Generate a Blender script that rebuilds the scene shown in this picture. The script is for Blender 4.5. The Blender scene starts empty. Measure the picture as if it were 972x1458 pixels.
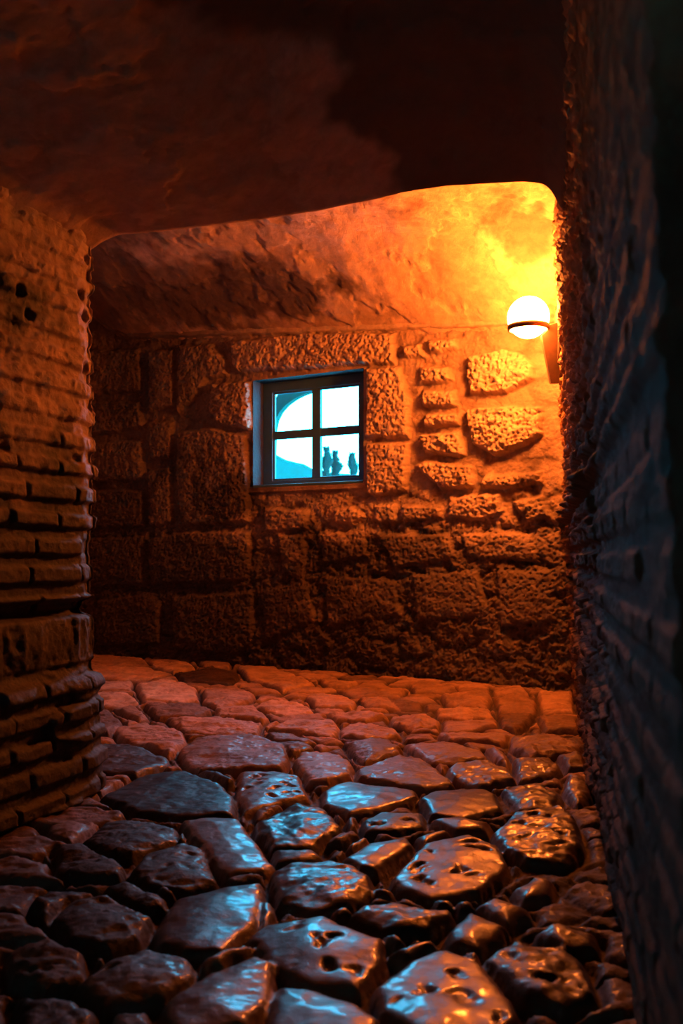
import bpy, math
import numpy as np

# ------------------------------------------------------------------ basics
F = 1350.0; HX, HY = 486.0, 790.0; CZ = 0.9      # focal length in px, principal column, horizon row, eye height
scn = bpy.context.scene
col = scn.collection

def floor_pt(px, py):
    Y = F * CZ / (py - HY)
    return ((px - HX) / F * Y, Y)

# end wall: a plane turned about 30 degrees, right end nearer
A = np.array([-2.21, 8.5]); B = np.array([1.535, 6.3])
WL = float(np.linalg.norm(B - A)); D = (B - A) / WL; N = np.array([-D[1], D[0]])
if N[1] > 0: N = -N                                # N points into the room
def wall_pt(px, py, off=0.0):                      # pixel -> (w, z) on end wall (off metres outward behind it)
    r = (px - HX) / F
    a = A - N * off
    # a + D w = (r Y, Y)
    w = (r * a[1] - a[0]) / (D[0] - r * D[1])
    Y = a[1] + D[1] * w
    return (w, CZ + (HY - py) / F * Y)
def wall3(w, z, off=0.0):
    p = A + D * w - N * off
    return (p[0], p[1], z)

# ------------------------------------------------------------------ noise
def _h(ix, iy, seed):
    n = (ix.astype(np.int64) * 374761393 + iy.astype(np.int64) * 668265263 + seed * 974634777) & 0xffffffff
    n = ((n ^ (n >> 13)) * 1274126177) & 0xffffffff
    n = (n ^ (n >> 16)) & 0xffffffff
    return n.astype(np.float64) / 4294967295.0
def vn(x, y, seed=0):
    ix = np.floor(x); iy = np.floor(y); fx = x - ix; fy = y - iy
    fx = fx*fx*fx*(fx*(fx*6-15)+10); fy = fy*fy*fy*(fy*(fy*6-15)+10)
    a = _h(ix, iy, seed); b = _h(ix+1, iy, seed); c = _h(ix, iy+1, seed); d = _h(ix+1, iy+1, seed)
    return (a*(1-fx)+b*fx)*(1-fy)+(c*(1-fx)+d*fx)*fy
def fbm(x, y, seed=0, oct=4, gain=0.5):
    s = np.zeros_like(x); a = 1.0; t = 0.0; f = 1.0
    for i in range(oct):
        ca, sa = math.cos(i*0.9), math.sin(i*0.9)
        s += a * vn((x*ca - y*sa)*f + i*17.3, (x*sa + y*ca)*f + i*5.1, seed + i); t += a; a *= gain; f *= 2.03
    return s / t - 0.5                             # about -0.5..0.5
def ridged(x, y, seed=0, oct=4):
    s = np.zeros_like(x); a = 1.0; t = 0.0; f = 1.0
    for i in range(oct):
        ca, sa = math.cos(i*1.1), math.sin(i*1.1)
        s += a * (1 - np.abs(2*vn((x*ca - y*sa)*f + i*7.7, (x*sa + y*ca)*f + i*3.3, seed + i) - 1)); t += a; a *= .55; f *= 2.1
    return s / t
def worley(x, y, seed=0, jit=0.9):
    ix = np.floor(x); iy = np.floor(y)
    f1 = np.full(x.shape, 9.0); f2 = np.full(x.shape, 9.0); cid = np.zeros(x.shape)
    for dx in (-1, 0, 1):
        for dy in (-1, 0, 1):
            cx = ix + dx; cy = iy + dy
            px = cx + .5 + jit*(_h(cx, cy, seed) - .5); py = cy + .5 + jit*(_h(cx, cy, seed+31) - .5)
            d = np.hypot(px - x, py - y)
            n = d < f1
            f2 = np.where(n, f1, np.minimum(f2, d)); cid = np.where(n, _h(cx, cy, seed+77), cid); f1 = np.where(n, d, f1)
    return f1, f2, cid
def ss(a, b, x):
    t = np.clip((x - a) / (b - a), 0, 1); return t*t*(3-2*t)
def sdf(poly, x, y):                               # positive inside
    P = np.array(poly, float); n = len(P)
    d = np.full(x.shape, 1e9); ins = np.zeros(x.shape, bool)
    for i in range(n):
        ax, ay = P[i]; bx, by = P[(i+1) % n]
        ex, ey = bx-ax, by-ay; t = np.clip(((x-ax)*ex + (y-ay)*ey) / max(ex*ex+ey*ey, 1e-12), 0, 1)
        d = np.minimum(d, np.hypot(x-ax-ex*t, y-ay-ey*t))
        c = ((ay > y) != (by > y)) & (x < (bx-ax)*(y-ay)/((by-ay) if by != ay else 1e-12) + ax)
        ins ^= c
    return np.where(ins, d, -d)

# ------------------------------------------------------------------ objects
def link(name, me, mat=None, parent=None, kind=None, loc=None):
    o = bpy.data.objects.new(name, me); col.objects.link(o)
    if mat: me.materials.append(mat)
    if parent: o.parent = parent
    if kind: o['kind'] = kind
    if loc is not None: o.location = loc
    return o
def grid_mesh(name, pos, keep=None, attrs=None, flip=False):
    nv, nu, _ = pos.shape
    me = bpy.data.meshes.new(name)
    idx = np.arange(nv*nu).reshape(nv, nu)
    q = np.stack([idx[:-1, :-1], idx[:-1, 1:], idx[1:, 1:], idx[1:, :-1]], -1)
    if flip: q = q[..., ::-1]
    if keep is not None: q = q[keep]
    q = q.reshape(-1, 4)
    me.vertices.add(nv*nu); me.vertices.foreach_set('co', pos.reshape(-1).astype(np.float32))
    me.loops.add(q.size); me.loops.foreach_set('vertex_index', q.reshape(-1).astype(np.int32))
    me.polygons.add(len(q)); me.polygons.foreach_set('loop_start', np.arange(0, q.size, 4, dtype=np.int32))
    me.polygons.foreach_set('use_smooth', np.ones(len(q), bool))
    for k, v in (attrs or {}).items():
        at = me.attributes.new(k, 'FLOAT', 'POINT'); at.data.foreach_set('value', v.reshape(-1).astype(np.float32))
    me.update(calc_edges=True); me.validate()
    return me
def mesh(name, vs, fs, smooth=False):
    me = bpy.data.meshes.new(name); me.from_pydata([tuple(map(float, v)) for v in vs], [], fs); me.update()
    import bmesh
    bm = bmesh.new(); bm.from_mesh(me); bmesh.ops.recalc_face_normals(bm, faces=bm.faces); bm.to_mesh(me); bm.free()
    if smooth:
        me.polygons.foreach_set('use_smooth', [True]*len(me.polygons))
    return me
def bevel(o, w, seg=2):
    m = o.modifiers.new('bevel', 'BEVEL'); m.width = w; m.segments = seg; m.limit_method = 'ANGLE'
    return o

# ------------------------------------------------------------------ materials
class NT:
    def __init__(s, name):
        s.m = bpy.data.materials.new(name); s.m.use_nodes = True; s.t = s.m.node_tree; s.n = s.t.nodes; s.l = s.t.links
        s.b = s.n['Principled BSDF']; s.out = s.n['Material Output']
        s.co = s.n.new('ShaderNodeTexCoord').outputs['Object']
    def noise(s, scale, detail=6, rough=.6, dist=0, vec=None):
        n = s.n.new('ShaderNodeTexNoise'); n.inputs['Scale'].default_value = scale; n.inputs['Detail'].default_value = detail
        n.inputs['Roughness'].default_value = rough; n.inputs['Distortion'].default_value = dist; s.l.new(vec or s.co, n.inputs['Vector'])
        return n.outputs['Fac']
    def ramp(s, fac, stops):
        r = s.n.new('ShaderNodeValToRGB'); s.l.new(fac, r.inputs['Fac']); e = r.color_ramp.elements
        while len(e) < len(stops): e.new(.5)
        for k, (p, c) in enumerate(stops):
            e[k].position = p; e[k].color = (c, c, c, 1) if not isinstance(c, tuple) else (*c, 1)
        return r.outputs['Color']
    def mix(s, a, b, fac, mode='MIX'):
        m = s.n.new('ShaderNodeMix'); m.data_type = 'RGBA'; m.blend_type = mode
        for k, v in ((0, fac), (6, a), (7, b)):
            if isinstance(v, (int, float)): m.inputs[k].default_value = v if k == 0 else (v, v, v, 1)
            elif isinstance(v, tuple): m.inputs[k].default_value = (*v, 1)
            else: s.l.new(v, m.inputs[k])
        return m.outputs[2]
    def attr(s, name):
        a = s.n.new('ShaderNodeAttribute'); a.attribute_name = name; return a.outputs['Fac']
    def math(s, op, a, b=0.0):
        m = s.n.new('ShaderNodeMath'); m.operation = op
        for k, v in ((0, a), (1, b)):
            if isinstance(v, (int, float)): m.inputs[k].default_value = v
            else: s.l.new(v, m.inputs[k])
        return m.outputs[0]
    def bump(s, h, strength, dist):
        b = s.n.new('ShaderNodeBump'); b.inputs['Strength'].default_value = strength; b.inputs['Distance'].default_value = dist
        s.l.new(h, b.inputs['Height']); s.l.new(b.outputs['Normal'], s.b.inputs['Normal'])
    def set(s, k, v):
        if isinstance(v, (int, float)): s.b.inputs[k].default_value = v
        elif isinstance(v, tuple): s.b.inputs[k].default_value = (*v, 1)
        else: s.l.new(v, s.b.inputs[k])

def mat_paving():
    t = NT('worn_flagstone')
    tone = t.attr('tone'); pol_shade = t.attr('polish_shade'); gap = t.attr('gap')
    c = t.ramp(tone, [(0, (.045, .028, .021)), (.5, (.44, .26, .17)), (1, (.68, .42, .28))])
    n = t.noise(7, 8, .65, .3)
    c = t.mix(c, t.ramp(n, [(.3, .35), (.62, 1.05)]), .8, 'MULTIPLY')
    c = t.mix(c, t.mix(c, (.20, .20, .21), 1.0, 'MULTIPLY'), pol_shade)  # darkening with gloss paints in the light falling off towards the viewer
    c = t.mix(c, (.05, .037, .033), gap)
    t.set('Base Color', c)
    r = t.math('SUBTRACT', .68, t.math('MULTIPLY', pol_shade, .30))
    r = t.math('ADD', r, t.math('MULTIPLY', t.math('SUBTRACT', t.noise(26, 5), .5), .35))
    t.set('Roughness', r); t.set('Specular IOR Level', t.math('ADD', .15, t.math('MULTIPLY', pol_shade, .35))); t.set('Coat Weight', t.math('MULTIPLY', pol_shade, .24)); t.set('Coat Roughness', .14); t.set('Coat IOR', 1.6)
    h = t.math('ADD', t.noise(34, 7, .6), t.math('MULTIPLY', t.noise(210, 3), .15))
    h = t.math('MULTIPLY', h, t.math('SUBTRACT', 1.0, t.math('MULTIPLY', pol_shade, .75)))
    t.bump(h, .75, .012)
    return t.m
def mat_wall(name, hi, lo, dirt_shade, scale=5.0, dirt_amt=(.45, .62), bs=.6, rough=.85, spec=.25):
    t = NT(name)
    tone = t.attr('tone'); mort = t.attr('mortar')
    c = t.mix(lo, hi, tone)
    n = t.noise(scale*2.5, 8, .7, .4)
    c = t.mix(c, t.ramp(n, [(.3, .6), (.65, 1.1)]), .8, 'MULTIPLY')
    c = t.mix(c, tuple(.72*v for v in lo), mort)
    c = t.mix(c, dirt_shade, t.math('MULTIPLY', t.attr('dirt_shade'), .92))  # covers soiling and, on the vaults and pier, painted shade
    t.set('Base Color', c); t.set('Roughness', rough); t.set('Specular IOR Level', spec)
    h = t.math('ADD', t.noise(30, 8, .7), t.math('MULTIPLY', t.noise(110, 4, .6), .3))
    t.bump(h, bs, .012)
    return t.m
M_pave = mat_paving()
M_end = mat_wall('rough_limestone', (.66, .50, .36), (.34, .235, .165), (.04, .028, .023), bs=1.0, spec=.35)
M_brick = mat_wall('old_thin_brick', (.62, .40, .29), (.46, .30, .22), (.028, .023, .023), bs=.8, rough=.66, spec=.5)
M_side = mat_wall('side_brick', (.55, .28, .15), (.38, .19, .10), (.04, .028, .025), bs=1.0, rough=.78, spec=.16)
M_vault = mat_wall('sooty_shaded_flaking_plaster', (.64, .45, .31), (.42, .27, .18), (.07, .045, .035), bs=.9)
M_plaster = mat_wall('aged_vault_plaster', (.66, .44, .32), (.48, .31, .22), (.12, .08, .06), bs=.45)

t = NT('blue_grey_frame_paint'); t.set('Base Color', t.mix((.022, .075, .095), (.045, .12, .15), t.noise(14, 5))); t.set('Roughness', .55); t.bump(t.noise(60, 4), .2, .003); M_frame = t.m
t = NT('dark_bronze_metal'); t.set('Base Color', t.mix((.06, .04, .028), (.11, .07, .045), t.noise(30, 4))); t.set('Metallic', .6); t.set('Roughness', .5); M_metal = t.m
t = NT('glowing_opal_glass'); t.set('Base Color', (.9, .85, .8)); t.set('Emission Color', (1.0, .20, .024)); t.set('Emission Strength', 460.0); t.set('Roughness', .3); M_globe = t.m
t = NT('leaf_green'); t.set('Base Color', t.mix((.0003, .020, .018), (.0008, .033, .029), t.noise(3, 5))); t.set('Roughness', .9); t.set('Specular IOR Level', .0); M_leaf = t.m
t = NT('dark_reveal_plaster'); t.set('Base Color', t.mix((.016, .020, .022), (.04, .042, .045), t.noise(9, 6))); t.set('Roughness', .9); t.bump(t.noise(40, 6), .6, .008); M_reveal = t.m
t = NT('weathered_outer_stone'); t.set('Base Color', t.mix((.001, .05, .043), (.003, .08, .07), t.noise(2, 6))); t.set('Roughness', .95); t.set('Specular IOR Level', .0); M_outer = t.m
# clear pane: mostly see-through with a faint mirror
m = bpy.data.materials.new('window_glass'); m.use_nodes = True; nt = m.node_tree
for n_ in list(nt.nodes): nt.nodes.remove(n_)
o_ = nt.nodes.new('ShaderNodeOutputMaterial'); mx = nt.nodes.new('ShaderNodeMixShader'); tr = nt.nodes.new('ShaderNodeBsdfTransparent'); gl = nt.nodes.new('ShaderNodeBsdfGlossy')
tr.inputs['Color'].default_value = (.93, .97, .97, 1); gl.inputs['Roughness'].default_value = .08; mx.inputs[0].default_value = .05
nt.links.new(tr.outputs[0], mx.inputs[1]); nt.links.new(gl.outputs[0], mx.inputs[2]); nt.links.new(mx.outputs[0], o_.inputs['Surface'])
M_glass = m

# ------------------------------------------------------------------ FLOOR
def tile(ox, oy, s, polys): return [([(ox + x/s, oy + y/s) for x, y in p], f) for p, f in polys]
# flags: '' plain, 'p' pitted, 'g' very polished, 'r' rugged, 'l' light, 'd' dark
TA = [([(195,165),(300,150),(380,172),(385,205),(330,218),(215,210)],'l'),([(75,185),(180,188),(215,218),(140,228),(40,222),(40,190)],'l'),
 ([(125,228),(205,232),(240,262),(200,270),(150,250)],''),([(125,290),(230,270),(345,310),(355,335),(300,372),(140,325)],''),
 ([(20,240),(120,245),(160,280),(120,320),(20,310)],''),([(320,360),(380,322),(520,312),(640,345),(662,395),(640,418),(380,425),(335,395)],''),
 ([(285,262),(440,262),(580,275),(570,312),(460,310),(350,302)],'l'),([(220,222),(380,222),(430,245),(380,262),(260,262)],'d'),
 ([(395,175),(500,165),(560,195),(545,215),(440,232),(395,215)],''),([(240,105),(350,92),(380,112),(310,125)],'l'),
 ([(310,125),(430,108),(510,130),(480,165),(340,150)],'d'),([(380,90),(490,92),(480,112),(400,108)],''),
 ([(60,70),(220,85),(240,100),(120,110),(50,100)],''),([(50,105),(230,110),(310,125),(200,150),(60,140)],'l'),
 ([(50,148),(190,155),(190,180),(50,180)],''),([(500,105),(620,110),(740,160),(640,180),(530,145)],''),
 ([(535,225),(600,208),(710,222),(740,245),(640,252)],'l'),([(430,240),(560,232),(600,262),(580,275),(440,262)],''),
 ([(585,300),(640,270),(790,262),(815,290),(790,320),(700,310)],'l'),([(580,312),(680,312),(745,335),(700,340),(600,330)],''),
 ([(612,338),(720,338),(740,355),(660,370),(620,350)],''),([(685,370),(790,368),(850,395),(850,440),(780,460),(715,460),(670,395)],'l'),
 ([(505,425),(620,420),(690,435),(715,500),(640,515),(520,540),(498,490)],'lpg'),
 ([(190,440),(330,415),(450,460),(495,500),(490,560),(330,560),(200,550),(90,500)],'d'),([(40,340),(180,340),(295,380),(300,400),(200,435),(50,430)],'d'),
 ([(820,335),(940,325),(972,335),(1000,360),(890,395)],''),([(700,200),(780,185),(865,215),(850,235),(740,230)],''),([(745,140),(870,155),(840,172),(770,170)],''),
 ([(865,205),(960,200),(1000,235),(900,235)],''),([(380,428),(450,432),(495,455),(470,462),(400,440)],'d')]
TB = [([(380,90),(520,82),(545,100),(530,130),(400,122)],''),([(365,130),(440,122),(540,135),(550,155),(460,165),(370,155)],''),
 ([(388,170),(555,162),(562,190),(390,205)],'l'),([(550,100),(600,92),(680,110),(675,145),(560,145)],''),([(555,150),(675,148),(660,175),(620,200),(570,190)],''),
 ([(285,55),(420,60),(440,78),(300,85)],''),([(540,62),(640,65),(660,90),(550,90)],''),([(220,160),(330,150),(385,165),(380,190),(300,195),(230,180)],'r'),
 ([(365,210),(560,205),(620,210),(570,240),(400,232)],''),([(270,240),(400,235),(510,262),(535,295),(440,300),(350,295),(300,265)],''),
 ([(85,235),(215,225),(262,268),(150,300),(110,270)],''),([(400,320),(430,300),(540,300),(600,325),(615,355),(500,372),(410,345)],'rg'),
 ([(120,325),(250,275),(330,285),(430,365),(330,378),(200,362),(125,350)],'l'),([(15,385),(100,355),(310,385),(318,405),(200,440),(100,455),(20,420)],'g'),
 ([(315,410),(360,385),(520,375),(558,400),(580,440),(450,468),(350,460)],'g'),([(140,480),(200,450),(330,455),(330,495),(250,515),(150,515)],'dp'),
 ([(350,480),(440,468),(535,485),(530,510),(430,515)],'g'),([(305,530),(400,508),(420,520),(330,555)],'g'),
 ([(85,600),(150,555),(280,535),(300,560),(180,635),(120,630)],'g'),([(570,380),(680,365),(760,395),(730,435),(620,430)],'rg'),
 ([(600,290),(720,285),(760,320),(700,345),(620,350)],'r'),([(590,215),(700,210),(820,240),(790,270),(660,280),(600,260)],'r'),
 ([(680,150),(800,150),(815,200),(700,200)],''),([(680,80),(790,85),(795,140),(690,140)],''),
 ([(545,520),(600,460),(760,440),(800,480),(820,560),(760,605),(650,600),(580,570)],'rpg'),([(770,340),(830,350),(850,400),(800,420),(760,380)],'r'),
 ([(520,250),(560,255),(595,285),(590,308),(545,290)],'g'),([(740,275),(820,275),(840,320),(770,320)],'r'),
 ([(70,190),(130,175),(250,190),(265,212),(150,224),(75,215)],'l'),([(25,150),(130,135),(225,160),(150,172),(60,165)],'l'),
 ([(55,75),(190,55),(280,75),(260,95),(120,95)],''),([(120,102),(220,100),(330,112),(330,132),(200,132)],''),([(100,470),(125,460),(120,485),(100,490)],''),
 ([(95,555),(160,525),(165,535),(110,565)],'g')]
TC = [([(525,150),(600,138),(685,142),(790,265),(760,285),(650,300),(590,240)],'lg'),([(240,200),(300,150),(430,140),(515,165),(510,200),(380,245),(330,240)],'d'),
 ([(385,290),(420,240),(530,208),(575,225),(625,320),(530,345),(420,335)],'pd'),([(450,460),(500,370),(620,340),(755,320),(760,350),(740,440),(640,525),(520,525),(460,500)],'g'),
 ([(735,150),(850,95),(940,110),(985,165),(900,215),(790,225),(740,185)],'drg'),([(145,440),(200,385),(310,370),(440,430),(400,490),(310,530),(200,510)],''),
 ([(220,620),(300,560),(420,510),(540,540),(570,600),(470,660),(300,690)],'p'),([(300,345),(350,330),(470,370),(480,395),(420,405),(340,375)],''),
 ([(160,225),(240,215),(370,290),(350,310),(250,320),(170,290)],'d'),([(470,680),(600,590),(740,540),(800,560),(780,660),(720,760),(500,780)],''),
 ([(745,370),(780,375),(790,400),(760,435)],'g'),([(575,560),(700,510),(735,510),(640,570),(580,590)],''),([(30,520),(150,500),(230,540),(240,600),(120,640),(40,600)],'p'),
 ([(40,660),(200,650),(280,700),(240,780),(60,780)],''),([(80,400),(140,340),(270,350),(190,380),(130,440)],'d'),([(790,230),(900,222),(930,240),(870,258),(800,260)],'d'),
 ([(450,350),(490,345),(500,362),(470,368)],''),([(515,185),(530,180),(535,200),(515,205)],'')]
TD = [([(180,190),(270,110),(400,90),(480,120),(495,175),(430,235),(280,250),(210,225)],'lpg'),([(405,278),(460,250),(560,280),(560,295),(500,328)],'lg'),
 ([(328,350),(398,290),(498,335),(430,405),(340,375)],'lg'),([(65,310),(100,280),(200,268),(340,285),(350,300),(280,340),(180,345)],'rg'),
 ([(135,500),(230,420),(330,392),(430,430),(500,520),(540,585),(500,640),(250,640),(160,560)],'pg'),([(440,430),(520,365),(640,380),(700,420),(740,520),(640,560),(540,520)],'rp'),
 ([(575,345),(640,325),(740,350),(740,385),(650,390)],'r'),([(520,225),(570,190),(620,200),(610,240),(550,255)],'g'),([(175,400),(300,370),(310,385),(220,420)],'g'),
 ([(15,290),(60,275),(80,290),(30,305)],'g'),([(380,405),(430,415),(425,435),(400,430)],''),([(150,360),(200,360),(220,382),(190,388)],'g'),
 ([(350,270),(400,262),(405,280),(370,290)],'g'),([(140,225),(190,235),(180,245),(145,238)],'g'),([(295,255),(350,262),(345,275),(300,270)],'g')]
PP = [([(384,1248),(420,1230),(475,1228),(525,1250),(535,1272),(500,1290),(440,1300),(395,1285)],'pgr'),
 ([(356,1337),(375,1320),(460,1312),(545,1345),(540,1385),(510,1415),(440,1405),(380,1375)],'pg'),
 ([(378,1430),(395,1408),(440,1410),(510,1430),(545,1458),(540,1500),(380,1500)],'g')]
stones = tile(100,900,2.113,TA) + tile(450,950,2.16,TB) + tile(0,1100,2.025,TC) + tile(460,1150,1.898,TD) + PP
rng = np.random.RandomState(4)
xs = np.arange(-2.9, 2.2, .0075)
ys = np.concatenate([np.arange(-1.9, 1.3, .05), np.arange(1.3, 5.0, .0065), np.arange(5.0, 9.4, .010)])
X, Y = np.meshgrid(xs, ys)
wx = X + .020*fbm(X*9, Y*9, 5, 3); wy = Y + .024*fbm(X*9, Y*9, 9, 3)
wx += .007*fbm(X*40, Y*40, 15, 2); wy += .007*fbm(X*40, Y*40, 19, 2)
GAP = -.038
Hh = np.full(X.shape, GAP); tone = np.full(X.shape, .3); pol_shade = np.zeros(X.shape); near = np.full(X.shape, -9.0); dmax = np.full(X.shape, -9.0)
broad = fbm(X*4.6, Y*4.6, 40, 3); mid = fbm(X*17, Y*17, 41, 4); fine = fbm(X*55, Y*55, 42, 3)
rug = ridged(X*11, Y*11, 43, 4); tn = fbm(X*5, Y*8, 47, 5, .6); terr = (ss(-.012, .0, tn) + ss(.09, .10, tn) + ss(-.11, -.10, tn))*.6
pf1, pf2, pid = worley(X*14 + 1.5*fbm(X*16, Y*16, 8, 3), Y*14 + 1.5*fbm(X*16, Y*16, 7, 3), 50)
pits = -1.0*(pid > .55) * (1 - ss(.02, .42, pf1)) * (.4 + .6*np.abs(np.sin(pid*91)))
for poly, fl in stones:
    P = [floor_pt(*q) for q in poly]; P = np.array(P)
    x0, y0 = P.min(0) - .14; x1, y1 = P.max(0) + .14
    i0, i1 = np.searchsorted(xs, [x0, x1]); j0, j1 = np.searchsorted(ys, [y0, y1])
    sl = (slice(j0, j1), slice(i0, i1))
    if j1 <= j0 or i1 <= i0: continue
    d = sdf(P, wx[sl], wy[sl]); cx, cy = P.mean(0); rad = min(P.max(0)-P.min(0))/2
    d = d + .001 + .010*float(np.clip((5-cy)/2, 0, 1)); near[sl] = np.maximum(near[sl], d)
    polv_shade = (1.0 if 'g' in fl else .8) * float(np.clip((5.4 - cy)/1.9, .08, 1))  # glossier towards the viewer, which also carries the painted shade
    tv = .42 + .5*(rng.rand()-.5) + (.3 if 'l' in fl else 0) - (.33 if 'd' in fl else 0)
    near_shade = float(np.clip((3.6-cy)/.9, 0, 1)*np.clip((-.30-cx)/.35, 0, 1)); tv -= .40*near_shade; polv_shade *= 1-.8*near_shade  # near left stones toned down, shade painted into their colour
    near_shade = float(np.clip((4.3-cy)/1.5, 0, 1)); tv -= .16*near_shade  # all near stones toned down a little, painted light falloff
    tilt = (rng.rand()-.5)*.05*(X[sl]-cx) + (rng.rand()-.5)*.05*(Y[sl]-cy)
    dd = np.maximum(d, 0)
    amp = .040 + .012*(rng.rand()-.5)
    h = GAP + amp*(1-np.exp(-(dd/.011)**1.3)) + .009*ss(0, max(rad, .05), dd) + np.clip(tilt, -.012, .012)
    e = ss(0, .03, dd)
    h = h + e*((.012+.006*polv_shade)*broad[sl] + (.010-.005*polv_shade)*mid[sl] + (.005-.0042*polv_shade)*fine[sl])
    h = h + e*(1-min(polv_shade, 1))*.011*(terr[sl]-.5)
    if 'p' in fl: h = h + e*.016*pits[sl]*ss(.02, .05, dd)
    if 'r' in fl: h = h + e*((.030-.014*polv_shade)*(rug[sl]-.6) + .008*mid[sl])
    u = (d > -.001) & (h > Hh[sl])
    Hh[sl] = np.where(u, h, Hh[sl]); tone[sl] = np.where(u, tv, tone[sl]); pol_shade[sl] = np.where(u, polv_shade, pol_shade[sl]); dmax[sl] = np.where(u, d, dmax[sl])
# small fillers and the paving beyond the traced stones
c = 4.8
f1, f2, cid = worley(wx*c*.62, wy*c*1.05, 60)
df = np.minimum((f2-f1)*.6/c - .005, -near - .008)
h = GAP + .038*(1-np.exp(-(np.maximum(df, 0)/.010)**1.2)) + .010*ss(0, .02, df)*broad + .010*mid*ss(0, .02, df) + .014*(cid-.6)*ss(0, .008, df)
h = h - .006 + ss(0, .01, df)*.008*(terr-.5)
rough_side = ss(.0, .35, X - (.171+.2165*Y) + .62)          # trodden rubble next to the right-hand wall
h = h*(1-rough_side*.4) + rough_side*(.02*(rug-.6) + .010*mid - .012)
u = (df > 0) & (h > Hh)
Hh = np.where(u, h, Hh); tone = np.where(u, (.18+.38*cid)*(1-.7*np.clip((4.0-Y)/1.2, 0, 1)), tone); pol_shade = np.where(u, .3*np.clip((5.4-Y)/1.9, .08, 1), pol_shade); dmax = np.where(u, df, dmax)  # fillers lose tone towards the viewer too, as painted shade
Hh += (dmax <= -1) * .008*mid*2
gap = 1 - ss(GAP+.006, GAP+.034, Hh - .0)
pol_shade = pol_shade*(1-gap)
Z = Hh + .010
pos = np.stack([X, Y, Z], -1)
o = link('floor', grid_mesh('floor', pos, attrs={'tone': tone, 'polish_shade': pol_shade, 'gap': gap*.85}), M_pave, kind='structure')

# ------------------------------------------------------------------ END WALL
WS = [([(282,60),(450,45),(598,45),(600,108),(540,110),(300,125),(285,110)],1.0,.3),
 ([(543,112),(610,110),(630,180),(628,250),(543,250)],1.0,.3),([(543,256),(628,255),(622,350),(560,362),(543,355)],1.0,.3),
 ([(182,70),(250,65),(276,95),(278,130),(240,135),(215,170),(180,205)],.8,0),([(248,142),(322,137),(324,180),(330,230),(320,235),(260,225),(240,190)],1.0,0),
 ([(180,235),(250,228),(312,240),(320,330),(320,412),(190,418),(178,320)],.9,0),([(125,310),(172,300),(174,415),(125,420)],.8,0),
 ([(125,440),(200,425),(320,425),(325,500),(310,525),(130,530)],.9,0),([(170,550),(330,540),(330,640),(300,665),(175,655)],.9,-.1),
 ([(25,560),(120,545),(150,560),(148,645),(25,650)],.8,-.1),([(345,380),(430,385),(435,425),(350,430)],.8,.1),([(480,385),(520,375),(545,400),(520,420),(485,415)],.9,.1),
 ([(555,375),(600,372),(605,410),(560,415)],.8,.1),([(610,375),(690,378),(690,405),(612,410)],.9,.1),([(375,430),(430,435),(432,480),(425,530),(380,500)],.8,-.1),
 ([(740,90),(810,75),(850,85),(872,110),(868,135),(815,165),(740,165),(735,120)],1.5,.4),([(735,190),(800,185),(885,185),(882,240),(850,265),(790,285),(745,260)],1.5,.4),
 ([(645,110),(700,110),(715,140),(645,150)],1.2,.2),([(650,155),(715,155),(720,190),(650,190)],1.2,.2),([(655,200),(725,200),(725,225),(650,230)],1.1,.2),
 ([(645,240),(725,232),(735,285),(655,280)],1.2,.3),([(635,300),(660,290),(750,300),(755,345),(690,350)],1.2,.3),([(770,320),(880,310),(885,340),(800,345),(760,345)],1.1,.2),
 ([(700,360),(800,350),(810,390),(770,410),(700,400)],1.0,.2),([(820,370),(880,355),(900,400),(850,410)],1.0,.2),([(660,60),(720,55),(720,80),(665,90)],1.1,.3),
 ([(610,70),(650,65),(655,95),(615,95)],.9,.1),([(560,430),(700,430),(720,480),(600,500)],.7,0),([(720,430),(860,430),(880,490),(740,480)],.7,0),
 ([(450,430),(540,425),(550,480),(460,490)],.7,0),([(-20,80),(110,75),(115,160),(-20,170)],.8,0),([(-20,180),(110,175),(120,230),(-20,250)],.8,0),
 ([(-20,260),(115,250),(118,330),(-20,340)],.8,0),([(-20,350),(118,345),(118,420),(-20,425)],.8,0),([(-20,440),(118,435),(118,530),(-20,540)],.8,0),
 ([(125,80),(175,75),(175,190),(125,200)],.7,0),([(125,215),(172,215),(172,290),(128,290)],.7,0),([(340,540),(430,520),(450,600),(350,640)],.7,-.1),
 ([(460,510),(600,520),(610,590),(470,610)],.6,-.1),([(630,510),(760,500),(780,590),(640,600)],.6,-.1),([(790,500),(900,500),(910,600),(800,610)],.6,-.1)]
ow = [wall_pt(363,540), wall_pt(516,527), wall_pt(520,687), wall_pt(359,692)]
W0 = (ow[0][0]+ow[3][0])/2; W1 = (ow[1][0]+ow[2][0])/2; Z1 = (ow[0][1]+ow[1][1])/2; Z0 = (ow[2][1]+ow[3][1])/2
print('window opening', W0, W1, Z0, Z1)
ws = np.arange(-.75, 5.1, .0065); zs = np.arange(-.12, 3.75, .0065)
for arr, vals in ((ws, (W0, W1)), (zs, (Z0, Z1))):
    for v in vals: arr[np.argmin(np.abs(arr-v))] = v
W, Zw = np.meshgrid(ws, zs)
topP = [(60,400),(120,440),(150,465),(182,483),(330,478),(450,474),(560,470),(640,468),(700,466),(800,462)]
tp = np.array([wall_pt(*q) for q in topP])
def ztop(w): return np.interp(w, tp[:, 0], tp[:, 1])
a = W + .022*fbm(W*8, Zw*8, 70, 3); b = Zw + .022*fbm(W*8, Zw*8, 73, 3)
a += .01*fbm(W*35, Zw*35, 75, 2); b += .01*fbm(W*35, Zw*35, 76, 2)
rough1 = .6 + .9*fbm(W*24, Zw*28, 80, 4, .72) - .5*(1-ss(.0, .35, worley(W*26, Zw*28, 81)[0])); rough2 = fbm(W*15, Zw*15, 84, 5, .66); lump = fbm(W*4, Zw*4, 88, 3)
H = -.012 + .030*lump + .014*rough2                                # mortar and rubble bed
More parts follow.
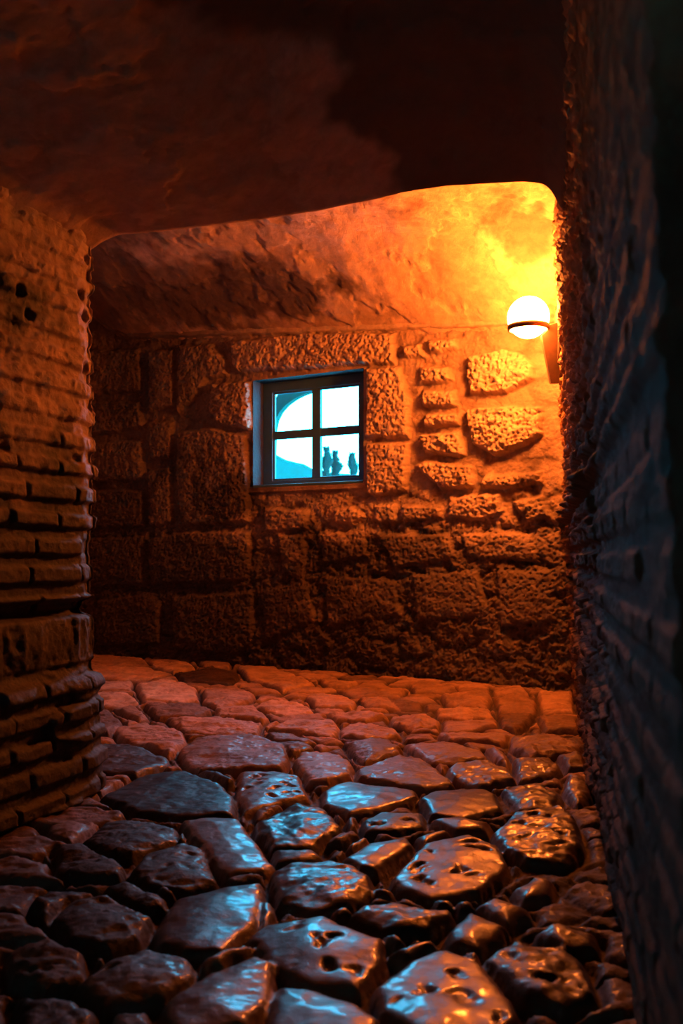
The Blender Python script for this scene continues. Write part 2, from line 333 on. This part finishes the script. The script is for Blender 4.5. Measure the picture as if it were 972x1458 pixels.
lowz = 1 - ss(.95, 1.5, Zw)                                        # eroded rubble mass in the lower half
fr1, fr2, frid = worley(a*3.0, b*4.4, 90)
rub = ss(-.10, .30, fr2-fr1+.5*rough2)
H += (.35+.65*lowz)*(.020*rub + .026*(rough1-.55)) + lowz*.034*rough2
tonew = .35 + .35*(frid-.5)*rub; mort = 1-rub*.8
for poly, k, tv in WS:
    P = np.array([wall_pt(120+x/1.35, 440+y/1.35) for x, y in poly]); x0, y0 = P.min(0)-.06; x1, y1 = P.max(0)+.06
    i0, i1 = np.searchsorted(ws, [x0, x1]); j0, j1 = np.searchsorted(zs, [y0, y1]); sl = (slice(j0, j1), slice(i0, i1))
    d = sdf(P, a[sl], b[sl]); m = ss(-.004, .030, d)
    st = .006 + .034*k + .040*k*(rough1[sl]-.6) + .024*rough2[sl]*k + .012*k*ss(0, .14, d) + .01*lump[sl]
    H[sl] = H[sl]*(1-m) + st*m; tonew[sl] = tonew[sl]*(1-m) + (.55+tv)*m; mort[sl] = mort[sl]*(1-m)
# plaster lip of the vault overlaps the top of the masonry
zt = ztop(W) + .02*fbm(W*7, W*0+3.3, 95, 4)
pl = ss(-.006, .010, Zw-zt)
H = H*1.25*(1-pl) + (.040 + .01*rough2 + .01*lump)*pl; mort *= (1-pl); tonew = tonew*(1-pl) + .6*pl
# flat band under the sill, smooth strip around the opening
db = np.maximum(np.maximum(W0-W, W-W1), np.maximum(Z0-Zw, Zw-Z1))
e = 1 - ss(.0, .035, db)
H = H*(1-e) + .006*e
sill = ss(0, .01, Z0-Zw)*(1-ss(.045, .06, Z0-Zw))*ss(W0-.10, W0-.06, W)*(1-ss(W1-.01, W1+.02, W)); H = H*(1-sill*.7) + .02*sill*.7
dirt_shade = np.clip(ss(-.12, .22, fbm(W*2.2, Zw*2.2, 99, 5, .6) + .34*(1-ss(.1, 1.1, Zw)) - .05) , 0, 1)
dirt_shade = np.clip(dirt_shade + .75*(1-ss(.75, 1.25, Zw + .5*fbm(W*2.5, Zw*2.5, 103, 4))), 0, 1); dirt_shade *= (1 - ss(1.3, 2.1, Zw)*.8)*(1-.25*ss(2.6, 3.8, W))
dirt_shade = np.clip(dirt_shade + .8*(1-ss(.9, 2.3, W+.3*fbm(W*2, Zw*2, 101, 3))) , 0, 1)  # darker towards the left end
hole = (W > W0+1e-4) & (W < W1-1e-4) & (Zw > Z0+1e-4) & (Zw < Z1-1e-4)
wc = (ws[:-1]+ws[1:])/2; zc = (zs[:-1]+zs[1:])/2
WC, ZC = np.meshgrid(wc, zc)
keep = ~((WC > W0) & (WC < W1) & (ZC > Z0) & (ZC < Z1))
PX = A[0] + D[0]*W + N[0]*H; PY = A[1] + D[1]*W + N[1]*H
endwall = link('wall_back', grid_mesh('wall_back', np.stack([PX, PY, Zw], -1), keep, {'tone': tonew, 'mortar': mort, 'dirt_shade': dirt_shade}), M_end, kind='structure')
# reveal: four rough sides through the thickness of the wall
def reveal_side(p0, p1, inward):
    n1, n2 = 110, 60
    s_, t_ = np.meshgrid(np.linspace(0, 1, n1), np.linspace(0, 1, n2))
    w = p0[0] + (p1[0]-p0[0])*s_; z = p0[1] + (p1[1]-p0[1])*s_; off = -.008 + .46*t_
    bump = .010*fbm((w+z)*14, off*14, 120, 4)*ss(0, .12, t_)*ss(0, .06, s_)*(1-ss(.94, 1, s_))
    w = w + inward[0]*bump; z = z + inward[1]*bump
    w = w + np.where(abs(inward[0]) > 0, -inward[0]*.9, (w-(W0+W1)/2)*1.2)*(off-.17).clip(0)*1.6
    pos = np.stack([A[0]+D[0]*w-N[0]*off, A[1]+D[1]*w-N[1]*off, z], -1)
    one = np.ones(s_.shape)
    return grid_mesh('reveal', pos, attrs={'tone': one*.5, 'mortar': one*.0, 'dirt_shade': one*1.0})
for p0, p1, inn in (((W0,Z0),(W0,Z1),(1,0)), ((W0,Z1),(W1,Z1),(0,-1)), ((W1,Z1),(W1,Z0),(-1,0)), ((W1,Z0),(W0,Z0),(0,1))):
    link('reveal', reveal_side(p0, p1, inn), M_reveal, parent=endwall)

# ------------------------------------------------------------------ WINDOW
def wbox(name, w0, w1, z0, z1, o0, o1, mat, parent, bev=.004):
    vs = [wall3(w, z, o_) for o_ in (o0, o1) for z in (z0, z1) for w in (w0, w1)]
    fs = [(0,1,3,2),(4,6,7,5),(0,4,5,1),(2,3,7,6),(0,2,6,4),(1,5,7,3)]
    base = np.array(parent.location) if parent else np.zeros(3)
    ob = link(name, mesh(name, [np.array(v)-base for v in vs], fs), mat, parent=parent)
    if bev: bevel(ob, bev)
    return ob
win = bpy.data.objects.new('window_1', None); col.objects.link(win); win['kind'] = 'structure'
win.location = wall3((W0+W1)/2, Z0, .15)
FO = .13                                                             # frame sits this deep in the wall
g = lambda px, py: wall_pt(px, py, FO)
fw0 = W0+.003; fw1 = W1-.003
xa = [g(390,600)[0], g(443,600)[0], g(455,600)[0], g(509,600)[0]]
za = [g(443,679)[1], g(443,622)[1], g(443,610)[1], g(443,556)[1]]
fz0, fz1 = Z0+.002, Z1-.002
print('frame', fw0, fw1, fz0, fz1, xa, za)
def frame_mesh():
    # one frame: outer rectangle with an inner rectangular hole, stepped rebate
    vs, fs = [], []
    prof = [(0.0, FO), (0.0, FO+.07)]
    O = [(fw0, fz0), (fw1, fz0), (fw1, fz1), (fw0, fz1)]; I = [(xa[0], za[0]), (xa[3], za[0]), (xa[3], za[3]), (xa[0], za[3])]
    I2 = [(xa[0]-.018, za[0]-.018), (xa[3]+.018, za[0]-.018), (xa[3]+.018, za[3]+.018), (xa[0]-.018, za[3]+.018)]
    loops = [(O, FO+.055), (O, FO), (I2, FO), (I2, FO+.008), (I, FO+.012), (I, FO+.030), (I2, FO+.055)]
    base = np.array(win.location)
    for L, off in loops: vs += [np.array(wall3(w, z, off)) - base for w, z in L]
    n = len(loops)
    for k in range(n):
        k2 = (k+1) % n
        for i in range(4): fs.append((k*4+i, k*4+(i+1) % 4, k2*4+(i+1) % 4, k2*4+i))
    return mesh('window_frame', vs, fs)
bevel(link('window_frame', frame_mesh(), M_frame, parent=win), .003)
wbox('muntin', xa[1], xa[2], za[0]-.005, za[3]+.005, FO+.008, FO+.040, M_frame, win)
wbox('muntin', xa[0]-.005, xa[3]+.005, za[1], za[2], FO+.011, FO+.037, M_frame, win)
for i in (0, 2):
    for j in (0, 2): wbox('pane', xa[i]-.004, xa[i+1]+.004, za[j]-.004, za[j+1]+.004, FO+.020, FO+.024, M_glass, win, 0)
wbox('window_sill', W0+.002, W1-.002, Z0-.012, Z0+.010, -.016, FO-.001, M_frame, win)

# ------------------------------------------------------------------ masonry of thin bricks in thick mortar
def brick_field(S, Zc, seed, soft, course=.098, prot=.022, amp=1.0):
    """S along the wall, Zc height; soft 0..1 = how eroded; returns height, tone, mortar"""
    zz = Zc + .020*fbm(S*1.6, Zc*1.1, seed, 3) + .010*fbm(S*9, Zc*9, seed+3, 3)
    row = np.floor(zz/course); f = zz/course - row
    rr = _h(row, row*0+3, seed+5); L = .20 + .09*rr
    ph = _h(row, row*0+9, seed+6)*.7
    q = (S + .012*fbm(S*11, Zc*30, seed+8, 2))/L + ph; br = np.floor(q); g_ = q - br
    rnd = _h(br, row, seed+7)
    thick = .50 + .12*rr
    band = ss(0, .13, f) * (1-ss(thick-.06, thick+.09, f))
    joint = ss(0, .05, g_)*(1-ss(.95, 1, g_))
    m = band*joint
    out = prot*(.55+.75*rnd) - (rnd > .93)*.05*amp
    hard = m*out
    er = fbm(S*13, Zc*16, seed+11, 5, .6); big = fbm(S*2.5, Zc*2.5, seed+12, 3)
    softh = band*prot*.5*(1+.8*fbm(S*5, Zc*12, seed+14, 3))
    h = hard*(1-soft) + softh*soft
    h += amp*(.024*er*(.45+1.1*soft) + .030*big)
    hf1, hf2, hid = worley(S*9, Zc*11, seed+20)
    h -= soft*(hid > .80)*(1-ss(.10, .3, hf1))*.028
    return h, .35+.5*rnd, (1-m)*(1-.6*soft)

# left pier: a face towards the passage, rounded arris, and the return into the chamber
CX, CY = -.930, 3.63; ld = np.array([.38, 1.0]); ld /= np.linalg.norm(ld)
sL = np.concatenate([np.arange(-5.5, -1.6, .03), np.arange(-1.6, -.10, .0075), np.arange(-.10, .12, .005), np.arange(.12, 2.0, .03)])
zL = np.arange(-.10, 3.75, .0065); zL = zL[(zL < 2.45) | (np.arange(len(zL)) % 4 == 0)]
S, ZL = np.meshgrid(sL, zL)
R = .07
nrm0 = np.array([ld[1], -ld[0]]); ret = np.array([-1.0, .10]); ret /= np.linalg.norm(ret); nrm1 = np.array([.10, 1.0]); nrm1 /= np.linalg.norm(nrm1)
t_ = ss(-R, R, S)[..., None]
corner = np.array([CX, CY])
P = np.where(S[..., None] < 0, corner + ld*S[..., None], corner + ret*S[..., None])
nn = nrm0*(1-t_) + nrm1*t_; nn /= np.linalg.norm(nn, axis=-1, keepdims=True)
P = P - nn*(.030*np.exp(-(S[..., None]/R)**2))
soft = ss(1.12, 1.35, ZL + .15*fbm(S*3, ZL*3, 201, 3))
h, tb, mb = brick_field(S, ZL, 210, soft*.85, .099, .022, .7)
blk = ss(.47, .53, ZL)*(1-ss(.66, .70, ZL+.03*fbm(S*4, ZL*0, 220, 3)))         # rounded boulder course
h = h*(1-blk) + blk*(.012*np.sin((ZL-.49)/.19*math.pi).clip(0) + .028*ridged(S*10, ZL*5, 221, 4) - .012)
h -= .045*ss(.665, .69, ZL)*(1-ss(.72, .745, ZL))                                # recess above it
h += .030*(1-ss(.40, .50, ZL)) + .02*(1-ss(.1, .3, ZL))
f1_, f2_, id_ = worley(S*4 + .3*fbm(S*6, ZL*6, 230, 2), ZL*9, 231)
low = 1-ss(.42, .5, ZL); h += low*.03*ss(.02, .2, f2_-f1_)*(id_-.2)
h += .006*fbm(S*50, ZL*50, 226, 2)
mb = mb*(1-blk)
P = P + nn*h[..., None]
dl = np.clip(ss(-.05, .3, fbm(S*4, ZL*4, 240, 5, .6)) + 1.05*(1-ss(.8, 1.5, ZL)), 0, 1)  # stains, plus a base darkened to paint in the light fading lower down
link('wall_left', grid_mesh('wall_left', np.concatenate([P, ZL[..., None]], -1), attrs={'tone': tb, 'mortar': mb*.6, 'dirt_shade': dl*1.06}, flip=False), M_brick, kind='structure')

# right wall
def xright(y, z):
    base = np.where(y > 1.0, .171+.2165*y, .3875 + .25*(1.0-y))
    return base - .047*z
yR = np.concatenate([np.arange(-1.9, .9, .04), np.arange(.9, 4.0, .009), np.arange(4.0, 6.75, .011)]); zR = np.arange(-.10, 3.75, .008)
YR, ZR = np.meshgrid(yR, zR)
softR = ss(1.25, 1.6, ZR)*.5
h, tb, mb = brick_field(YR, ZR, 310, softR, .085, .016, .45)
for zc_, am in ((1.13, .014), (1.00, .012)):
    h += 1.3*am*np.exp(-((ZR-zc_+.02*fbm(YR*2, ZR*0, 333, 2))/.020)**2)*(.4+ss(-.1, .1, fbm(YR*6, ZR*0+zc_, 330, 2)))
h += .010*ridged(YR*5, ZR*16, 340, 4) + .016*ridged(YR*15, ZR*26, 345, 4) - .026
h = (h - h.mean() - .010)*ss(-1.9, -.5, YR)*(.45 + 1.9*ss(1.5, 3.6, YR))
PXr = xright(YR, ZR) - h*.977; PYr = YR + h*.21
dr = np.clip(.9*ss(.02, .3, fbm(YR*3, ZR*3, 350, 4)) + .95*(1-ss(1.15, 1.75, ZR + .3*fbm(YR*2, ZR*2, 351, 3))), 0, 1)  # patches, and darker towards the bottom
link('wall_right', grid_mesh('wall_right', np.stack([PXr, PYr, ZR], -1), attrs={'tone': tb, 'mortar': mb*.5, 'dirt_shade': dr*.9}, flip=True), M_side, kind='structure')

# ------------------------------------------------------------------ CEILING: low front vault with a lip, higher vault behind
lipP = [(60,372,3.60),(128,357,3.63),(146,344,3.64),(168,334,3.66),(250,327,3.70),(330,319,3.74),(400,309,3.78),(460,299,3.82),(520,286,3.85),(575,273,3.88),(640,265,3.90),(700,261,3.91),(750,259,3.92),(776,262,3.92),(786,272,3.92),(800,300,3.92)]
lx = np.array([(p[0]-HX)/F*p[2] for p in lipP]); ly = np.array([p[2] for p in lipP]); lz = np.array([CZ+(HY-p[1])/F*p[2] for p in lipP])
nu = 330
us = np.linspace(lx[0]-.25, lx[-1]+.15, nu)
zl = np.interp(us, lx, lz); k_ = np.hanning(9); k_ /= k_.sum(); zl = np.convolve(np.pad(zl, 4, 'edge'), k_, 'valid'); yl = np.interp(us, lx, ly)
vv = np.concatenate([np.linspace(-5.6, -1.9, 90), np.linspace(-1.88, -.02, 200)])
rows = []; un = (us-lx[0])/(lx[-1]-lx[0])
lf = lambda y: CX + .38*(y-CY) - .12
for v in vv:                                                        # v = distance in front of the lip
    yy = yl + v
    x_l = CX + .38*(yy-CY); x_l0 = CX + .38*(yl-CY); x_r = xright(yy, 2.5); x_r0 = xright(yl, 2.5)
    xx = x_l + (us-x_l0)*(x_r-x_l)/(x_r0-x_l0)
    rise = .36*ss(.30, .75, un)*(1-np.exp(v/.9)) + .10*(1-np.exp(v/1.2))*ss(.05, .3, un)
    drop = .10*ss(.92, 1.05, un)*(1-np.exp(v/.8))
    rows.append(np.stack([xx, yy, zl+rise-drop], -1))
front = np.array(rows)
lipc = [(0, .0, .0), (.012, .012, 0), (.02, .03, 0), (.03, .08, 0), (.04, .2, 0), (.05, .5, 0), (.06, 1.0, 0), (.06, 1.6, 0)]
for dy, dz, _ in lipc: front = np.concatenate([front, np.stack([us, yl+dy, zl+dz], -1)[None]], 0)
U, V = np.meshgrid(us, np.concatenate([vv, [q[1]*1.0 for q in lipc]]))
dsp = .055*fbm(U*1.9, V*1.9, 400, 3) + .016*fbm(U*9, V*9, 402, 4, .6) + .004*fbm(U*45, V*45, 403, 2)
fade = 1 - .72*np.exp(-(V/.18)**2)
step = ss(-.006, .006, fbm(U*3.0+V*.6, V*2.1, 405, 5, .55) + .03)       # flaked coats of plaster
front[..., 2] -= dsp*fade + .007*step*fade
tonef = .35 + .5*step; df_ = np.clip(ss(-.03, .12, fbm(U*1.4, V*1.4, 410, 5, .6) + .95*(U-.04) - .17*(V+1.1)), 0, 1)*.94  # soot patches, plus darkening towards the viewer that paints in lamp falloff
one = np.zeros(U.shape)
ceil = link('ceiling', grid_mesh('ceiling', front, attrs={'tone': tonef, 'mortar': one, 'dirt_shade': df_}, flip=True), M_plaster, kind='structure')
wv = np.arange(-1.0, 5.7, .012); sv = np.concatenate([np.arange(-.06, 1.5, .010), np.arange(1.5, 5.0, .05)])
WV, SV = np.meshgrid(wv, sv)
zt = ztop(WV) + .012*fbm(WV*7, WV*0+3.3, 95, 4)
prof = 1 - (1-np.clip(SV, -.1, 1.6)/1.6)**2
zz = zt + .80*prof
dsp = .13*fbm(WV*1.7, SV*2.2, 420, 3)*ss(0, .4, SV) + .035*fbm(WV*6, SV*8, 424, 4, .6)*ss(0, .1, SV) + .010*fbm(WV*22, SV*22, 428, 4)
stepv = ss(-.008, .008, fbm(WV*3.2, SV*3.6, 430, 5, .6) + .14*ss(.2, .7, SV) - .02 - .12*ss(3.6, 4.0, WV))
zz = zz - dsp*.9 - .012*stepv + .0
dv = np.clip(ss(-.02, .16, fbm(WV*1.5, SV*2.5, 440, 5, .6) + .16*(1-ss(1.2, 2.8, WV)) - .14*ss(2.4, 3.8, WV)), 0, 1)*.8  # patches, with a left-to-right term painting the vault dimmer away from the lamp
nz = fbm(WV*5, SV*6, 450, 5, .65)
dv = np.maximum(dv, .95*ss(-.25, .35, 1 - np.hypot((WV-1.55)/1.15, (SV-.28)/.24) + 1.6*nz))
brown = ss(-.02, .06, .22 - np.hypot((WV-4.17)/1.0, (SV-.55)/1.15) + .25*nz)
dv = np.maximum(dv, .72*brown); dv = np.maximum(dv, .9*(1-ss(.2, 1.3, WV)))  # left end darkened in the colour, as lamp light fades there
zz += .012*brown
Pv = A + D*WV[..., None] + N*(SV[..., None])
link('rear_vault', grid_mesh('rear_vault', np.concatenate([Pv, zz[..., None]], -1), attrs={'tone': .45+.5*stepv, 'mortar': one[:1, :1]*0 + np.zeros(WV.shape), 'dirt_shade': dv}, flip=True), M_vault, parent=ceil)

# walls that close the place out of sight: chamber's left side and the passage behind the viewer
def closing_wall(name, p0, p1, mat, z1=3.75):
    L = math.dist(p0, p1); s = np.arange(0, L+.05, .05); z = np.arange(-.1, z1, .05); S_, Z_ = np.meshgrid(s, z)
    d_ = (np.array(p1)-np.array(p0))/L; n_ = np.array([-d_[1], d_[0]])
    h, tb, mb = brick_field(S_, Z_, 510, .6); pp = np.array(p0) + d_*S_[..., None] + n_*h[..., None]
    return link(name, grid_mesh(name, np.concatenate([pp, Z_[..., None]], -1), attrs={'tone': tb, 'mortar': mb*.5, 'dirt_shade': tb*.5}), mat, kind='structure')
closing_wall('wall_far_left', (-2.62, 3.5), (-2.62, 9.1), M_brick)
closing_wall('wall_front', (-3.2, -1.75), (1.6, -1.75), M_brick)

# ------------------------------------------------------------------ WALL LAMP
LY = 5.75
lamp_z = CZ + (HY-452)/F*LY
lamp_x = (752-HX)/F*LY
xr = float(xright(np.array(LY), np.array(lamp_z)))
print('lamp', lamp_x, lamp_z, 'wall x', xr)
sc = bpy.data.objects.new('wall_lamp', None); col.objects.link(sc)
sc.location = (lamp_x, LY, lamp_z - .3)
sc['label'] = 'glowing white globe lamp with a bronze band, bracketed to the rough right-hand wall'; sc['category'] = 'lamp'
def lathe(prof, n=48):
    vs = []; fs = []
    for r, z in prof:
        for k in range(n): vs.append((r*math.cos(2*math.pi*k/n), r*math.sin(2*math.pi*k/n), z))
    for i in range(len(prof)-1):
        for k in range(n): fs.append((i*n+k, i*n+(k+1) % n, (i+1)*n+(k+1) % n, (i+1)*n+k))
    return vs, fs
GR = .126
pr = [(GR*math.sin(a_)+1e-4, -GR*math.cos(a_)*(1.0)) for a_ in np.linspace(.0, math.pi, 28)]
vs, fs = lathe(pr); link('globe', mesh('globe', [(x, y, z+.3) for x, y, z in vs], fs, True), M_globe, parent=sc)
bz = -.062; rr = math.sqrt(GR**2-bz**2)
pr = [(rr+.004, bz-.016), (rr+.014, bz-.016), (rr+.016, bz), (rr+.014, bz+.016), (rr+.002, bz+.016), (rr+.004, bz-.016)]
vs, fs = lathe(pr); link('band', mesh('band', [(x, y, z+.3) for x, y, z in vs], fs, True), M_metal, parent=sc)
# wedge-shaped bracket: broad where it grips the band, running down the wall to a point
xw = xr - lamp_x + .01
def wedge(y0, y1):
    pts = [(rr+.010, .3+bz+.012), (xw, .3+bz+.03), (xw, .3-.40), (xw-.05, .3-.40), (rr-.035, .3+bz-.05), (rr+.004, .3+bz-.016)]
    vs = [(x, y, z) for y in (y0, y1) for x, z in pts]; n = len(pts)
    fs = [tuple(range(n)), tuple(range(2*n-1, n-1, -1))] + [(i, (i+1) % n, n+(i+1) % n, n+i) for i in range(n)]
    return vs, fs
vs, fs = wedge(-.022, .022); bevel(link('bracket', mesh('bracket', vs, fs), M_metal, parent=sc), .003)
vs = [(xw-.012*q, y, z) for q in (0, 1) for y, z in ((-.05, .36), (.05, .36), (.05, .10), (.0, -.02), (-.05, .10))]
fs = [(0,1,2,3,4), (9,8,7,6,5)] + [(i, (i+1) % 5, 5+(i+1) % 5, 5+i) for i in range(5)]
bevel(link('wall_plate', mesh('wall_plate', [(x, y, z-.02) for x, y, z in vs], fs), M_metal, parent=sc), .003)

# ------------------------------------------------------------------ OUTSIDE THE WINDOW
# hillside falling away to the right
gx = np.linspace(-16, 12, 150); gy = np.linspace(11.5, 40, 120); GX, GY = np.meshgrid(gx, gy)
ang = (GX/GY)*F + HX                                               # bearing only sets where the crest lies on the hill
crest = np.interp(GX/20.0*F + HX, [330, 385, 415, 445, 520], [3.12, 3.05, 2.88, 2.66, 2.55])
gz = -1.2 + (crest+1.2)*ss(12, 20, GY) + .35*fbm(GX*1.6, GY*1.6, 600, 5, .75)*ss(12, 16, GY) - .02*(GY-20).clip(0)
one = np.zeros(GX.shape)
link('ground', grid_mesh('ground', np.stack([GX, GY, gz], -1)), M_leaf, kind='structure')
# slender conifers: one mesh of ragged foliage plus trunk each
def conifer(px, top_py, dist, wd, seed, label):
    r = np.random.RandomState(seed)
    x = (px-HX)/F*dist; zt_ = CZ + (HY-top_py)/F*dist; z0 = 2.05; Ht = zt_-z0
    e_ = bpy.data.objects.new('conifer', None); col.objects.link(e_); e_.location = (x, dist, z0)
    e_['label'] = label; e_['category'] = 'tree'; e_['group'] = 'conifers outside the window'
    vs, fs = lathe([(.02, 0), (.015, Ht*.5), (.006, Ht*.9)], 8); link('trunk', mesh('trunk', vs, fs), M_leaf, parent=e_)
    vs, fs = [], []
    for i in range(700):
        t = r.rand()**.8; z = Ht*(.12+.88*t); rad = wd*(1.05-t)*(.2+1.2*r.rand()) * (.75+.4*math.sin(z*23+seed)) + .002; an = r.rand()*6.283
        c_ = np.array([rad*math.cos(an)*.6, rad*math.sin(an)*.6, z]); up = np.array([math.cos(an)*.5, math.sin(an)*.5, 1.0]); up /= np.linalg.norm(up)
        sd = np.array([-math.sin(an), math.cos(an), 0]); l = .035+.04*r.rand(); w_ = .014
        k = len(vs); c_ = c_ + np.array([.014*math.sin(z*17+seed*2), 0, 0]); vs += [c_-sd*w_, c_+sd*w_, c_+up*l+sd*w_*.3+np.array([math.cos(an), math.sin(an), 0])*.02, c_+up*l*1.1-sd*w_*.3]; fs.append((k, k+1, k+2, k+3))
    link('foliage', mesh('foliage', vs, fs), M_leaf, parent=e_)
conifer(465, 641, 15, .13, 1, 'tallest dark conifer outside, leftmost in the lower right window pane')
conifer(478, 646, 15.3, .11, 2, 'middle dark conifer outside, seen through the lower right window pane')
conifer(502, 650, 14.6, .09, 3, 'thin conifer outside, nearest the right edge of the lower right window pane')
# arched outer masonry standing just beyond the window, its curve crossing the upper left pane
OO = .62
arc = [(386,760),(388,640),(389,612),(392,598),(398,586),(407,576),(418,568),(430,562),(444,557),(470,543),(520,520),(560,500)]
inner = [wall_pt(px, py, OO) for px, py in arc]
outer = [(inner[-1][0], inner[-1][1]+.16)] + [(p_[0]-.10, p_[1]+.12) for p_ in inner[-3:5:-1]] + [(inner[0][0]-.14, inner[3][1]), (inner[0][0]-.14, inner[0][1])]
pts = inner + outer; n = len(pts)
vs = [wall3(w, z, o_) for o_ in (OO, OO+.06) for w, z in pts]
fs = [tuple(range(n)), tuple(range(2*n-1, n-1, -1))] + [(i, (i+1) % n, n+(i+1) % n, n+i) for i in range(n)]
link('trim_1', mesh('trim_1', vs, fs), M_outer, kind='structure')

# ------------------------------------------------------------------ LIGHT
w = bpy.data.worlds.new('sky'); scn.world = w; w.use_nodes = True
bg = w.node_tree.nodes['Background']; bg.inputs['Color'].default_value = (.03, .46, .80, 1); bg.inputs['Strength'].default_value = 60.0
pl = bpy.data.lights.new('window_portal', 'AREA'); pl.shape = 'RECTANGLE'; pl.size = (W1-W0)+.1; pl.size_y = (Z1-Z0)+.1; pl.cycles.is_portal = True
po = bpy.data.objects.new('window_portal', pl); col.objects.link(po); po.location = wall3((W0+W1)/2, (Z0+Z1)/2, .5)
po.rotation_euler = (math.radians(90), 0, math.atan2(N[1], N[0]) + math.radians(90))
from mathutils import Vector
po.rotation_euler = Vector((N[0], N[1], 0)).to_track_quat('-Z', 'Z').to_euler()

# ------------------------------------------------------------------ CAMERA
cam = bpy.data.cameras.new('camera'); co = bpy.data.objects.new('camera', cam); col.objects.link(co); scn.camera = co
co.location = (0, 0, CZ); co.rotation_euler = (math.radians(90), 0, 0)
cam.sensor_fit = 'VERTICAL'; cam.sensor_height = 36; cam.sensor_width = 24; cam.lens = 36*F/1458; cam.shift_y = 61/1458
cam.dof.use_dof = True; cam.dof.focus_distance = 5.2; cam.dof.aperture_fstop = 4.0
cam.clip_start = .05
vs_ = scn.view_settings; scn.display_settings.display_device = 'sRGB'; vs_.view_transform = 'Standard'; vs_.look = 'None'; vs_.gamma = 1; vs_.exposure = 0; vs_.use_curve_mapping = False
